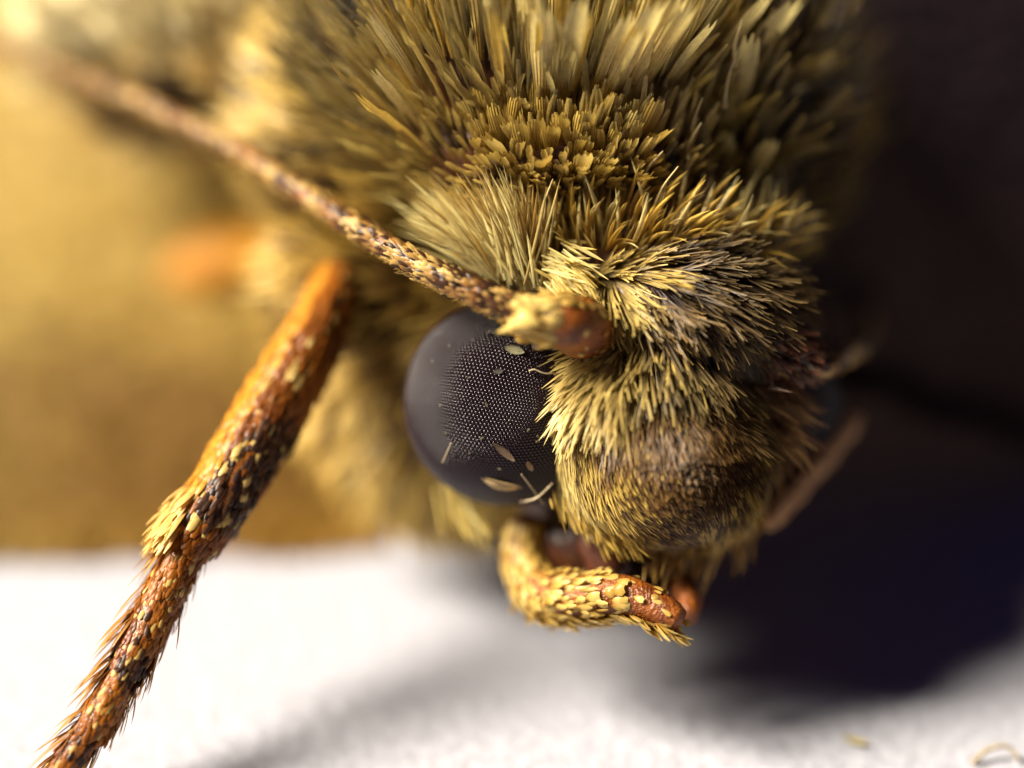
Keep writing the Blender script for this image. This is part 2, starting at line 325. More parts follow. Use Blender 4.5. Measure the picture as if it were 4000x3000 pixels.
coat('chest_hair', 'chest', 3800, CH, clump=300, cl=.4, jit=.18, seed=10, front=False, dkroot=.6)

# ------------------------------------------------------------------ big thorax scales, one object each
def frame_matrix(p, d, nn, s=1.0):
    d = nrm(d); x = nrm(np.cross(d, nn)); z = np.cross(x, d)
    from mathutils import Matrix
    q = p - ROOT
    return Matrix(((x[0] * s, d[0] * s, z[0] * s, q[0]), (x[1] * s, d[1] * s, z[1] * s, q[1]), (x[2] * s, d[2] * s, z[2] * s, q[2]), (0, 0, 0, 1)))
protos = []
for k in range(8):
    wd = [.032, .044, .060, .036, .048, .026, .090, .030][k]; ln = [.34, .30, .36, .40, .26, .36, .40, .30][k]
    protos.append(comb_scale('scale', ln, wd, croot=lin((210, 170, 80)), ctip=lin([(236, 204, 100), (244, 216, 118), (252, 230, 150), (220, 182, 84)][k % 4]), seed=k, curl=.10 if k % 2 else .04, taper=.4))
shorts = [comb_scale('short_scale', .13, .062, croot=lin((170, 124, 44)) * .7, ctip=lin([(230, 196, 96), (212, 176, 84), (240, 210, 116)][k]), seed=20 + k, curl=.03, taper=.5) for k in range(3)]
for me in protos + shorts: me.materials.append(M_big)
def on_ell(key, px, py):
    """first hit of the camera ray through a photo pixel on one ellipsoid"""
    c, r = ELL[key]; dv = nrm(P(px, py, 0) - CAM); o = CAM - c
    o3 = np.array([o @ X, o @ U, o @ F]) / r; d3 = np.array([dv @ X, dv @ U, dv @ F]) / r
    a = d3 @ d3; bq = o3 @ d3; cq = o3 @ o3 - 1; disc = bq * bq - a * cq
    if disc < 0: return None
    t = (-bq - math.sqrt(disc)) / a; p = CAM + dv * t
    q = np.array([(p - c) @ X, (p - c) @ U, (p - c) @ F]) / r ** 2; nn = q[0] * X + q[1] * U + q[2] * F
    return p, nrm(nn)
def put_scale(me, name, key, px, py, dx, dy, out, s=1.0, jit=.1):
    h = on_ell(key, px, py)
    if h is None: return
    p, nn = h; img = dx * X + dy * U; tang = nrm(img - (img @ nn) * nn)
    d = nrm(tang + nn * out + rng.normal(size=3) * jit)
    o = new_obj(name, me, None, body); o.matrix_local = frame_matrix(p - nn * .012, d, nrm(nn + rng.normal(size=3) * .18), s)
# rows of long scales up the thorax
cnt = 0
for row, y in enumerate(np.linspace(660, -40, 11)):
    for x in np.arange(1560, 2960, 92):
        xx = x + rng.uniform(-38, 38) + (row % 2) * 46; yy = y + rng.uniform(-34, 34) + ((xx - 2150) / 800) ** 2 * 120
        if yy > 430 and 1800 < xx < 2620: continue
        if cnt >= 150: break
        fan = (xx - 2120) / 1000
        put_scale(protos[rng.integers(8)], 'scale', 'thorax', xx, yy, fan * .45, 1, rng.uniform(.15, .45), rng.uniform(.9, 1.35), .07); cnt += 1
# comb of short toothed scales in front of them
for row, y in enumerate((470, 520, 570, 615, 655, 695)):
    for x in np.arange(1860, 2560, 48):
        xx = x + rng.uniform(-26, 26) + (row % 2) * 24; yy = y + rng.uniform(-26, 26) + (xx - 2150) * .18
        put_scale(shorts[rng.integers(3)], 'short_scale', 'notum', xx, yy, (xx - 2120) / 1400, 1, rng.uniform(.35, .9), rng.uniform(.6, 1.35), .13) if rng.random() < .85 else None
# the big bright ones that stand out
for (x, y, dx, s, k) in [(2120,430,.02,1.0,6), (2190,430,.06,1.05,6), (2370,440,.15,.95,2), (2430,420,.2,1.15,6), (2330,480,.12,1.1,2), (2560,700,.5,.9,1), (2610,690,.45,.95,4), (2590,720,.8,.85,1), (2760,560,.2,1,2), (2850,520,.25,.95,6), (2900,760,.1,.8,6), (2850,740,-.1,.8,2)]:
    put_scale(protos[k], 'scale', 'thorax' if x < 2700 else 'flank', x, y, dx, 1, .25, s * 1.15, .04)

# ------------------------------------------------------------------ collar bristles, one object each
def bristle_mesh(ln, wd, curl, croot, ctip):
    N_ = 1; r = np.zeros((1, 3)); return strands('bristle', r, np.array([[0, 1., 0]]), np.array([[0, 0, 1.]]), np.array([ln]), np.array([wd]), np.array([[curl * .5, -abs(curl) * .2, curl]]), np.array([croot]), np.array([ctip]), 'hair', 5, .5)
bpro = [bristle_mesh(l, w_, c, lin((170, 124, 40)), t) for l, w_, c, t in [(.28, .023, .35, YEL), (.32, .020, -.25, PALE), (.26, .024, .5, YEL), (.30, .019, .2, lin((232, 194, 90))), (.22, .022, .6, PALE), (.34, .018, -.4, PALE)]]
for me in bpro: me.materials.append(M_bristle)
nb = 0
for x in np.linspace(1930, 3080, 240):
    u = (x - 1930) / 1150
    yb = 1010 - 30 * math.sin(u * 3.0) - rng.uniform(0, 200 - 70 * u) + u * 20
    dx = -.25 + .8 * min(1, u * 1.6) + rng.normal() * .16
    put_scale(bpro[rng.integers(6)], 'bristle', 'collar', x, yb, dx, 1, rng.uniform(.3, .9), rng.uniform(.6, 1.05) * (1.12 - .3 * u), .10); nb += 1

# ------------------------------------------------------------------ tubes
def spline(pts, n_):
    pts = np.array(pts, float); m = len(pts); t = np.linspace(0, m - 1, n_); outp = np.zeros((n_, pts.shape[1]))
    for i, tt in enumerate(t):
        k = min(int(tt), m - 2); f = tt - k
        p0, p1, p2, p3 = pts[max(k - 1, 0)], pts[k], pts[k + 1], pts[min(k + 2, m - 1)]
        outp[i] = .5 * ((2 * p1) + (-p0 + p2) * f + (2 * p0 - 5 * p1 + 4 * p2 - p3) * f * f + (-p0 + 3 * p1 - 3 * p2 + p3) * f ** 3)
    return outp
def tube_frames(path):
    T = nrm(np.gradient(path, axis=0)); ref = -F; s = nrm(np.cross(T, ref)); u = np.cross(s, T); return T, s, u
def tube(name, path, rad, ns=16, bump=None):
    T, s, u = tube_frames(path); n_ = len(path); a = np.linspace(0, 2 * np.pi, ns, endpoint=False)
    rr = np.repeat(np.asarray(rad)[:, None], ns, 1)
    if bump is not None: rr = rr * bump(np.linspace(0, 1, n_)[:, None], a[None])
    V = path[:, None] + (s[:, None] * np.cos(a)[None, :, None] + u[:, None] * np.sin(a)[None, :, None]) * rr[..., None]
    V = V.reshape(-1, 3); idx = np.arange(n_ * ns).reshape(n_, ns); nx = np.roll(idx, -1, 1)
    q = np.stack([idx[:-1], nx[:-1], nx[1:], idx[1:]], -1).reshape(-1, 4)
    V = np.vstack([V, path[:1] - T[:1] * rad[0] * .35, path[-1:] + T[-1:] * rad[-1] * .35]); a0, a1 = len(V) - 2, len(V) - 1
    caps = [(a0, idx[0, (i + 1) % ns], idx[0, i], idx[0, i]) for i in range(ns)]
    me = bpy.data.meshes.new(name)
    faces = [tuple(x) for x in q] + [(a0, idx[0, (i + 1) % ns], idx[0, i]) for i in range(ns)] + [(a1, idx[-1, i], idx[-1, (i + 1) % ns]) for i in range(ns)]
    me.from_pydata([tuple(v) for v in V], [], [tuple(int(i) for i in f) for f in faces]); me.update()
    me.polygons.foreach_set('use_smooth', np.ones(len(me.polygons), bool)); return me
def tube_scales(name, path, rad, n_, ln, wd, out, colfn, parent, prof='leaf', jit=.1, side_bias=None, mat=None, seg=4, t0=0., t1=1., along=1, arange=None, lift=.3):
    T, s, u = tube_frames(path); t = rng.uniform(t0, t1, n_); a = rng.uniform(0, 2 * np.pi, n_) if arange is None else rng.uniform(arange[0], arange[1], n_)
    f = t * (len(path) - 1); k = np.minimum(f.astype(int), len(path) - 2); f = (f - k)[:, None]
    lerp = lambda A: A[k] * (1 - f) + A[k + 1] * f
    rad = np.asarray(rad); r_ = rad[k] * (1 - f[:, 0]) + rad[k + 1] * f[:, 0]
    nn = nrm(lerp(s) * np.cos(a)[:, None] + lerp(u) * np.sin(a)[:, None]); p = lerp(path) + nn * r_[:, None] * .97
    d = nrm(lerp(T) * along + nn * out + rng.normal(size=p.shape) * jit)
    cr_, ct_ = colfn(t, a, p, nn)
    me = strands(name, p, d, nn, ln * rng.uniform(.7, 1.3, n_), wd * rng.uniform(.7, 1.3, n_), -nn * .12, cr_, ct_, prof, seg, lift)
    return part(name, me, mat or M_hair, parent, 'stuff')

# ------------------------------------------------------------------ eye with its lenses
EZ = .72                                               # the eye bulges less than it is wide
FLAT = np.eye(3) - (1 - EZ) * np.outer(F, F); FLATI = np.linalg.inv(FLAT)
def build_eye(px, py, d, R):
    c = P(px, py, d); bm = bmesh.new(); bmesh.ops.create_icosphere(bm, subdivisions=6, radius=1.0)
    v = np.array([x.co for x in bm.verts]); bm.free()
    bm = bmesh.new(); bmesh.ops.create_icosphere(bm, subdivisions=5, radius=R * .992)
    me = bpy.data.meshes.new('eye'); 
    for x in bm.verts: x.co = Vector(FLAT @ np.array(x.co) + c)
    for f in bm.faces: f.smooth = True
    bm.to_mesh(me); bm.free(); eye = part('eye', me, M_eyeb)
    # lenses: one dome per vertex of a fine geodesic sphere
    bm = bmesh.new(); bmesh.ops.create_icosphere(bm, subdivisions=1, radius=1.0)
    tri0 = [np.array([x.co for x in f.verts]) for f in bm.faces]; bm.free(); fr = 33; v = []
    for t3 in tri0:
        for i in range(fr + 1):
            for k in range(fr + 1 - i): v.append((t3[0] * i + t3[1] * k + t3[2] * (fr - i - k)) / fr)
    v = nrm(np.array(v)); v = v[np.unique(np.round(v, 4), axis=0, return_index=True)[1]]
    v = v[(v @ -F) > -.3]; pos = v @ FLAT * R; v = nrm(v @ FLATI)
    ref = np.where(np.abs(v[:, 2:]) < .9, np.array([[0, 0, 1.]]), np.array([[1., 0, 0]])); e1 = nrm(np.cross(v, ref)); e2 = np.cross(v, e1)
    half = R * 1.107 / fr * .6; rho = half / .88; Vs = []; Ns = []     # half width of a lens, its radius of curvature
    th = [0., .38, .76, math.asin(.95)]; ang = np.arange(6) * np.pi / 3
    for q, tt in enumerate(th):
        for a in (ang if q else ang[:1]):
            e = e1 * math.cos(a) + e2 * math.sin(a); nl = v * math.cos(tt) + e * math.sin(tt)
            Vs.append(pos + nl * rho - v * rho * .62); Ns.append(nl)
    VV = np.stack(Vs, 1) + c; n_ = len(v); base = (np.arange(n_) * 19)[:, None]
    tri = []
    for i in range(6):
        j = (i + 1) % 6; tri += [(0, 1 + i, 1 + j), (1 + i, 7 + i, 7 + j), (1 + i, 7 + j, 1 + j), (7 + i, 13 + i, 13 + j), (7 + i, 13 + j, 7 + j)]
    T_ = (base[:, None] + np.array(tri)[None]).reshape(-1, 3)
    me = np_mesh('lens_facets', VV.reshape(-1, 3), T_)
    me.normals_split_custom_set_from_vertices(np.stack(Ns, 1).reshape(-1, 3).astype(np.float32))
    part('lens_facets', me, M_eye, eye, 'stuff'); return eye, c
eye, EC = build_eye(1985, 1568, .28, .415)
eye['label'] = 'domed black compound eye covered with tiny lenses'
eye2, EC2 = build_eye(2990, 1620, .70, .31); eye2['label'] = 'compound eye in deep shade beyond the face'

# ------------------------------------------------------------------ antenna
def two(c0, c1, m): return c0[None] * (1 - m[:, None]) + c1[None] * m[:, None]
def ant_col(t, a, p, nn):
    n1 = vnoise(p, 40, 5); r = rng.random(len(t)); dark = (r < .22 + .4 * (vnoise(p, 22, 9) > .6))
    c = np.where(dark[:, None], two(lin((52,32,26)), BRN, r * 2), two(lin((150, 100, 46)), lin((222, 184, 106)), n1)); return c * .6, c
apath = spline([P(2130, 1270, -.18), P(1900, 1160, -.13), P(1650, 1045, -.02), P(1330, 850, .22), P(900, 575, .62), P(420, 345, 1.05), P(-120, 130, 1.6)], 60)
arad = np.interp(np.linspace(0, 1, 60), [0, .06, .25, .5, 1], [.070, .060, .048, .042, .032])
seg_bump = lambda t, a: 1 + .05 * np.sign(np.sin(t * 2 * np.pi * 38)) + 0 * a
ant = part('antenna', tube('antenna', apath, arad, 14, seg_bump), M_orange, label='long tapering antenna with brown and cream scales')
tube_scales('antenna_scales', apath, arad, 4600, .055, .016, .12, ant_col, ant, 'scale', .16)
tube_scales('antenna_cilia', apath, arad, 900, .028, .006, 1.0, lambda t, a, p, nn: (np.tile(OLV, (len(t), 1)), np.tile(YEL, (len(t), 1))), ant, 'hair', .2, arange=(2.6, 4.6))
# scape: amber first joint, with a torn pale scale flap
sp = spline([P(2330, 1330, .05), P(2260, 1275, -.10), P(2190, 1262, -.18), P(2060, 1238, -.20)], 22)
sr = np.array(list(np.interp(np.linspace(0, 1, 22), [0, .12, .3, .6, .85, 1], [.060, .105, .122, .105, .082, .062])))
scape = part('scape', tube('scape', sp, sr, 22), M_amber, ant)
def sc_col(t, a, p, nn):
    r = vnoise(p, 25, 31); c = two(lin((214, 172, 84)), lin((240, 214, 130)), r); return c * .7, c
tube_scales('scape_scales', sp, sr, 150, .07, .03, .12, sc_col, ant, 'scale', .2, t0=.70, t1=1.0)
tube_scales('scape_scales', sp, sr, 70, .07, .03, .1, sc_col, ant, 'scale', .15, t0=.2, t1=1.0, arange=(-.7, .8) )
tube_scales('scape_scales', sp, sr, 26, .03, .024, .05, sc_col, ant, 'leaf', .3, t0=.1, t1=.6, arange=(.3, 2.6))
# flap of pale scales at the lower edge
def blade(name, pts, mat, parent, thick=.012, col=None):
    """thin solid leaf from an outline of world points"""
    pts = np.array(pts); c = pts.mean(0); nn = nrm(np.cross(pts[1] - pts[0], pts[2] - pts[0]));
    if nn @ -F < 0: nn = -nn
    n_ = len(pts); V = np.vstack([pts, pts - nn * thick, [c + nn * thick * 1.2], [c - nn * thick * 2]])
    Fs = [(2 * n_, i, (i + 1) % n_) for i in range(n_)] + [(2 * n_ + 1, n_ + (i + 1) % n_, n_ + i) for i in range(n_)] + [(i, n_ + i, n_ + (i + 1) % n_) for i in range(n_)] + [(i, n_ + (i + 1) % n_, (i + 1) % n_) for i in range(n_)]
    me = np_mesh(name, V, Fs, np.tile(np.asarray(col), (len(V), 1)), np.zeros((len(V), 2)), smooth=False); return me
fl = [P(1935,1300,-.24), P(1985,1268,-.28), P(1990,1245,-.29), P(2010,1262,-.29), P(2030,1205,-.30), P(2070,1225,-.31), P(2110,1262,-.33), P(2108,1275,-.33), P(2060,1280,-.31), P(2080,1300,-.30), P(2030,1290,-.28), P(1985,1302,-.26)]
part('scale_flap', blade('scale_flap', fl, M_hair, ant, .012, lin((238, 208, 120))), M_hair, ant)
# small dark joint below the scape
jp = spline([P(2260,1345,-.02), P(2300,1372,.0), P(2370,1380,.06)], 10)
part('joint', tube('joint', jp, np.interp(np.linspace(0,1,10),[0,.4,1],[.05,.075,.06]), 14), M_dark, ant)
# far antenna: its shade is put into darker cuticle and scape scales
ap2 = spline([P(2990,1310,.16), P(3090,1390,.18), P(3200,1430,.26), P(3300,1390,.45), P(3370,1340,.85), P(3390,1250,1.4), P(3390,1100,2.0)], 40)
ar2 = np.interp(np.linspace(0,1,40),[0,.15,.3,.5,1],[.10,.09,.05,.034,.02])
ant2 = part('antenna', tube('antenna', ap2, ar2, 14, seg_bump), M_dark, label='shaded antenna sweeping back behind the crown')
tube_scales('antenna_scales', ap2, ar2, 900, .055, .026, .14, ant_col, ant2, 'scale', .12)
tube_scales('scape_scales', ap2, ar2 * 1.1, 120, .09, .022, .3, lambda t, a, p, nn: (np.tile(DRK, (len(t), 1)), np.tile(lin((110,70,50)), (len(t), 1))), ant2, 'scale', .3, t0=.0, t1=.22)

# ------------------------------------------------------------------ forelegs
def leg_col_tibia(t, a, p, nn):
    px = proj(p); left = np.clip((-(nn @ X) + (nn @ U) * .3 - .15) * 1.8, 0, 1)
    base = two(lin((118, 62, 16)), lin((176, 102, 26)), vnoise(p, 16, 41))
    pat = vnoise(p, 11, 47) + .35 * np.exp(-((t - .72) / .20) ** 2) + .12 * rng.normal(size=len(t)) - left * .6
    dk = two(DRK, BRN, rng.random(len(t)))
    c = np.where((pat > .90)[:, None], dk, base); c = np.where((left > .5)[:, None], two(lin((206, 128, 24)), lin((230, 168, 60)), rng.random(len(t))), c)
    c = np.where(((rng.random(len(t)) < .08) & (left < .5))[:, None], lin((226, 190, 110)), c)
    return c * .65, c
def leg_col_tarsus(t, a, p, nn):
    base = two(lin((130, 64, 14)), lin((184, 112, 34)), vnoise(p, 20, 51))
    pat = vnoise(p, 18, 57) + .12 * rng.normal(size=len(t)); dk = two(DRK, BRN, rng.random(len(t)))
    c = np.where((pat > .72)[:, None], dk, base); c = np.where((rng.random(len(t)) < .14)[:, None], lin((228, 188, 104)), c); return c * .65, c
tp = spline([P(1330,1080,.66), P(1240,1290,.46), P(1090,1560,.32), P(900,1880,.18), P(745,2110,.10)], 40)
tr_ = np.interp(np.linspace(0,1,40), [0,.1,.3,.6,.9,1], [.09,.105,.125,.142,.122,.09])
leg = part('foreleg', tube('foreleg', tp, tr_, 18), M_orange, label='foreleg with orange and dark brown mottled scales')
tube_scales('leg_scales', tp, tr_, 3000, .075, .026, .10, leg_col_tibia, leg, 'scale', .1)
tube_scales('leg_fringe', tp, tr_, 260, .15, .022, .28, lambda t, a, p, nn: (np.tile(lin((190,130,50)),(len(t),1)), np.tile(lin((236,200,120)),(len(t),1))), leg, 'leaf', .1, t0=.8, t1=.99, arange=(-1.1, 1.0))
jt = [(745,2110,.22,.075), (640,2330,.15,.082), (505,2600,.06,.072), (480,2640,.05,.062), (375,2830,.0,.062), (352,2860,-.01,.052), (245,3010,-.05,.056), (235,3025,-.05,.046), (120,3075,.05,.046)]
for i in range(0, 8, 1):
    pass
segs = [((745,2100,.10), (640,2330,.05), (498,2612,-.02), (.072,.084,.074)), ((500,2606,-.02), (430,2735,-.04), (362,2850,-.05), (.060,.070,.066)), ((365,2845,-.05), (295,2940,-.06), (235,3030,-.06), (.056,.064,.060)), ((240,3020,-.06), (195,3085,-.05), (140,3130,-.04), (.050,.054,.048)), ((142,3125,-.04), (60,3160,-.02), (-40,3170,.0), (.042,.044,.034))]
for i, (a_, b_, c_, rr) in enumerate(segs):
    pp = spline([P(*a_), P(*b_), P(*c_)], 16); r3 = np.interp(np.linspace(0,1,16),[0,.5,.92,1],[rr[0],rr[1],rr[2]*1.08,rr[2]*.85])
    part('tarsus_segment', tube('tarsus_segment', pp, r3, 16), M_orange, leg)
    ns_ = [1100, 420, 240, 200, 100][i]
    tube_scales('tarsus_scales', pp, r3, ns_, .05, .020, .12, leg_col_tarsus, leg, 'scale', .1)
    spc = lambda t, a, p, nn: (np.tile(lin((120,70,24)),(len(t),1)), np.tile(lin((206,150,70)),(len(t),1)))
    if i < 4:
        tube_scales('spines', pp, r3, [40,18,14,10][i], .19, .015, .46, spc, leg, 'hair', .08, arange=(-.6,.6))
        tube_scales('spines', pp, r3, [26,12,10,8][i], .14, .013, .34, spc, leg, 'hair', .08, arange=(2.6,3.7))
# pale spur plate at the end of the tibia
# coxa / femur behind
fp = spline([P(1330,1080,.74), P(1420,1200,.80), P(1560,1420,.88)], 14)
part('femur', tube('femur', fp, np.linspace(.09,.13,14), 16), M_dark, leg)
# shaded foreleg on the other side
tp2 = spline([P(3330,1620,.75), P(3220,1760,.62), P(3100,1900,.52), P(3020,2000,.47)], 20); tr2 = np.interp(np.linspace(0,1,20),[0,.3,.8,1],[.05,.058,.052,.036])
leg2 = part('foreleg', tube('foreleg', tp2, tr2, 14), M_orange, label='slim foreleg in the shade beside the face')
tube_scales('leg_scales', tp2, tr2, 700, .07, .022, .1, lambda t,a,p,nn: (np.tile(lin((170,120,80)),(len(t),1)), np.tile(lin((214,168,120)),(len(t),1))), leg2, 'scale', .1)
# middle leg, orange, blurred behind
mp = spline([P(1180,980,1.5), P(1000,1000,1.85), P(820,1050,2.0), P(650,1110,2.15), P(520,1180,2.3)], 24)
mr_ = np.interp(np.linspace(0,1,24),[0,.4,.8,1],[.13,.15,.11,.06])
leg3 = part('middle_leg', tube('middle_leg', mp, mr_, 16), mat_cuticle('ochre_cuticle', (.34,.15,.008), (.48,.23,.014), 6, .6), label='out of focus orange middle leg against the wing')
tube_scales('leg_scales', mp, mr_, 900, .09, .03, .12, lambda t,a,p,nn: (np.tile(lin((190,122,16)),(len(t),1)), np.tile(lin((206,140,28)),(len(t),1))), leg3, 'scale', .1)

# ------------------------------------------------------------------ palps under the face
pc = lambda t, a, p, nn: ((lambda m: (two(lin((150,104,36)), lin((200,150,60)), m) * .8, two(lin((206,168,76)), lin((240,214,128)), m)))(rng.random(len(t))))
pp = spline([P(2060,2030,.42), P(2055,2180,.40), P(2110,2310,.30), P(2240,2335,.16), P(2420,2325,.06), P(2560,2370,.0), P(2655,2425,-.04)], 44)
pr = np.interp(np.linspace(0,1,44),[0,.2,.45,.7,.9,1],[.075,.088,.098,.080,.062,.046])
palp = part('labial_palp', tube('labial_palp', pp, pr, 18), M_amber, label='curled amber palp with ragged yellow scales below the face')
tube_scales('palp_scales', pp, pr, 900, .075, .022, .16, pc, palp, 'leaf', .2, t0=0, t1=.60)
tube_scales('palp_scales', pp, pr, 40, .06, .045, .08, pc, palp, 'scale', .2, t0=.56, t1=.68)
tube_scales('palp_scales', pp, pr, 26, .045, .026, .15, pc, palp, 'scale', .25, t0=.68, t1=.99)
tube_scales('palp_fringe', pp, pr, 240, .085, .026, .34, pc, palp, 'leaf', .2, t0=.25, t1=.97, arange=(-.9,.5) )

pp2 = spline([P(2480,2120,.5), P(2640,2250,.38), P(2690,2330,.25), P(2685,2410,.16)], 20)
palp2 = part('labial_palp', tube('labial_palp', pp2, np.interp(np.linspace(0,1,20),[0,.5,1],[.07,.06,.045]), 14), M_amber, label='second amber palp mostly behind the curled one')
pb = spline([P(2330,2050,.30), P(2370,2200,.25), P(2450,2290,.28), P(2560,2290,.34), P(2600,2210,.4)], 26)
part('proboscis', tube('proboscis', pb, np.linspace(.10,.05,26), 14, lambda t,a: 1+.06*np.sin(t*120)+0*a), M_dark, label='dark reddish coiled tongue under the face')
# chin fringe
def tuft(name, roots, dirs, ln, wd, n_, spread, col, parent, mat=None, seg=5, bend=(0,0,0)):
    k = rng.integers(0, len(roots) - 1, n_); f = rng.random((n_, 1)); r = np.array(roots); dv = np.array(dirs)
    p = r[k] * (1 - f) + r[k + 1] * f + rng.normal(size=(n_, 3)) * spread * .25; d = nrm(dv[k] * (1 - f) + dv[k + 1] * f + rng.normal(size=(n_, 3)) * spread)
    m = rng.random(n_); ct = two(np.asarray(col[0]), np.asarray(col[1]), m)
    me = strands(name, p, d, np.tile(-F, (n_, 1)) + rng.normal(size=(n_, 3)) * .3, ln * rng.uniform(.6, 1.25, n_), wd * rng.uniform(.7, 1.3, n_), np.tile(np.array(bend), (n_, 1)), ct * .5, ct, 'hair', seg, .35)
    return part(name, me, mat or M_hair, parent, 'stuff')
D = lambda dx, dy, df=0: nrm(dx * X + dy * U + df * F)
tuft('chin_fringe', [P(2950,1800,.30), P(2930,1960,.32), P(2850,2070,.30), P(2700,2130,.25), P(2560,2140,.18)], [D(.5,-.9,.1), D(.1,-1,.2), D(-.2,-1,.2), D(-.3,-.9,.1), D(-.1,-1)], .11, .012, 260, .16, (lin((150,108,50)), lin((216,170,84))), body)
tuft('chin_fringe', [P(2480,2110,.10), P(2380,2080,.10), P(2270,2010,.10), P(2200,1930,.10)], [D(.6,-.8), D(.5,-.9), D(.4,-1), D(.2,-1)], .07, .009, 160, .12, (OLV, YEL), body)
tuft('side_tuft', [P(2960,1480,.20), P(2990,1600,.22), P(2980,1700,.25)], [D(.9,-.45), D(.75,-.75), D(.55,-1)], .2, .012, 260, .16, (BRN, lin((176,136,84))), body)
# pale tuft behind the scape and fan beside it
tuft('pale_tuft', [P(2165,1020,.06), P(2180,1080,.02), P(2210,1140,.0), P(2265,1200,.0)], [D(.7,-.2,-.25), D(.6,-.5,-.3), D(.5,-.9,-.25), D(.35,-1,-.2)], .13, .012, 420, .16, (YEL, PALE), body)
tuft('neck_fan', [P(2085,1085,.10), P(2060,1070,.08), P(2020,1060,.10), P(1960,1040,.16), P(1880,990,.25)], [D(.1,1,-.2), D(-.15,1,-.2), D(-.35,.9,-.2), D(-.6,.7,-.1), D(-.8,.5,-.1)], .34, .013, 420, .15, (OLV, PALE), body, bend=tuple(-.06*X))
# yellow lashes beneath the eye
tuft('eye_lashes', [P(1690,1850,.45), P(1760,1960,.42), P(1850,2010,.40)], [D(.2,-1,-.2), D(.4,-.9,-.2), D(.5,-.8,-.1)], .18, .012, 16, .12, (YEL, PALE), body)
M_seta = mat_cuticle('seta', (.42,.30,.12), (.62,.48,.22), 30, .4)
# fine loose setae rising from the collar and crown
st = [((1845,900),(1830,700),.15),((1900,860),(1905,640),.1),((1860,760),(1880,600),.1),((2500,720),(2590,590),.05),((2560,800),(2650,650),.0),((2680,620),(2740,480),.1),((2700,560),(2745,380),.1),((2950,830),(3010,690),.3),((3090,1160),(3010,1010),.2),((2870,260),(2900,80),.1),((2830,420),(2880,200),.1),((2100,930),(2160,700),.0)]
for (a_, b_, d_) in st:
    pth = spline([P(*a_, d_ + .06), P((a_[0]+b_[0])/2 - 12, (a_[1]+b_[1])/2, d_), P(*b_, d_ - .05)], 10)
    part('seta', tube('seta', pth, np.linspace(.007, .0025, 10), 6), M_seta, body)

# ------------------------------------------------------------------ wings
def wing(name, c00, c10, c01, c11, bulge, n_sc, colfn, label, nu=40, nv=30):
    u, v = np.meshgrid(np.linspace(0,1,nu), np.linspace(0,1,nv), indexing='ij'); u1, v1 = u[..., None], v[..., None]
    g = c00*(1-u1)*(1-v1) + c10*u1*(1-v1) + c01*(1-u1)*v1 + c11*u1*v1
    g[..., 2] += bulge * np.sin(np.pi * v) * (1 - .3 * u)
    g += (g[:, 1:2] - g[:, :1]) * ((1 - v1) ** 6) * (vnoise(u.reshape(-1, 1) * 9, 3.0, 77).reshape(u.shape)[..., None] - .5) * .6
    g[..., 2] = np.maximum(g[..., 2], .03)
    gu = np.gradient(g, axis=0); gv = np.gradient(g, axis=1); nn = nrm(np.cross(gu, gv)); nn = np.where(nn[..., 2:] < 0, -nn, nn)
    top = g.reshape(-1,3); bot = (g - nn * .02).reshape(-1,3); V = np.vstack([top, bot]); ii = np.arange(nu*nv).reshape(nu,nv)
    q = np.stack([ii[:-1,:-1], ii[1:,:-1], ii[1:,1:], ii[:-1,1:]], -1).reshape(-1,4); q2 = q[:, ::-1] + nu*nv
    edge = np.concatenate([ii[:,0], ii[-1,1:], ii[-2::-1,-1], ii[0,-2:0:-1]]); e2 = np.roll(edge,-1); q3 = np.stack([edge, edge+nu*nv, e2+nu*nv, e2], -1)
    wg = part(name, np_mesh(name, V, np.vstack([q,q2,q3])), M_wingm, label=label)
    uu = rng.random(n_sc); vv = rng.random(n_sc); a = (uu*(nu-1)); b_ = vv*(nv-1); i = np.minimum(a.astype(int), nu-2); j = np.minimum(b_.astype(int), nv-2); fa = (a-i)[:,None]; fb = (b_-j)[:,None]
    p = (g[i,j]*(1-fa)+g[i+1,j]*fa)*(1-fb) + (g[i,j+1]*(1-fa)+g[i+1,j+1]*fa)*fb; nm = nn[i,j]
    d = nrm(nrm(gu[i,j]) + nm*.12 + rng.normal(size=p.shape)*.12); c = colfn(uu, vv, p)
    me = strands('wing_scales', p + nm*.003, d, nm, .13*rng.uniform(.7,1.3,n_sc), .075*rng.uniform(.7,1.3,n_sc), np.zeros_like(p), c*.75, c, 'scale', 3, .12)
    part('wing_scales', me, M_wing, wg, 'stuff')
    m_ = 2200; a = rng.random(m_) * (nu - 1); i = np.minimum(a.astype(int), nu - 2); fa = (a - i)[:, None]
    p = g[i, 0] * (1 - fa) + g[i + 1, 0] * fa; d = nrm(-nrm(gv[i, 0]) + nrm(gu[i, 0]) * .3 + rng.normal(size=p.shape) * .22); d[:, 2] = np.clip(d[:, 2], -.05, .4)
    c = colfn(a / (nu - 1), np.zeros(m_), p)
    part('wing_fringe', strands('wing_fringe', p, d, np.tile(np.array([0, 0, 1.]), (m_, 1)), .22 * rng.random(m_) + .03, .022 * rng.uniform(.6, 1.3, m_), np.zeros_like(p), c * .8, c, 'hair', 3, .15), M_wing, wg, 'stuff'); return wg
def wl_col(u, v, p):
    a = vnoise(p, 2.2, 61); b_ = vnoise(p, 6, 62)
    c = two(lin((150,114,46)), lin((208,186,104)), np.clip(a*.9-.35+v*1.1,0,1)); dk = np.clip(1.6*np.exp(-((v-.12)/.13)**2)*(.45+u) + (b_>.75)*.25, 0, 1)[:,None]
    return (c*(1-.7*dk) + lin((110,76,36))*.7*dk) * rng.uniform(.8,1.15,(len(u),1))
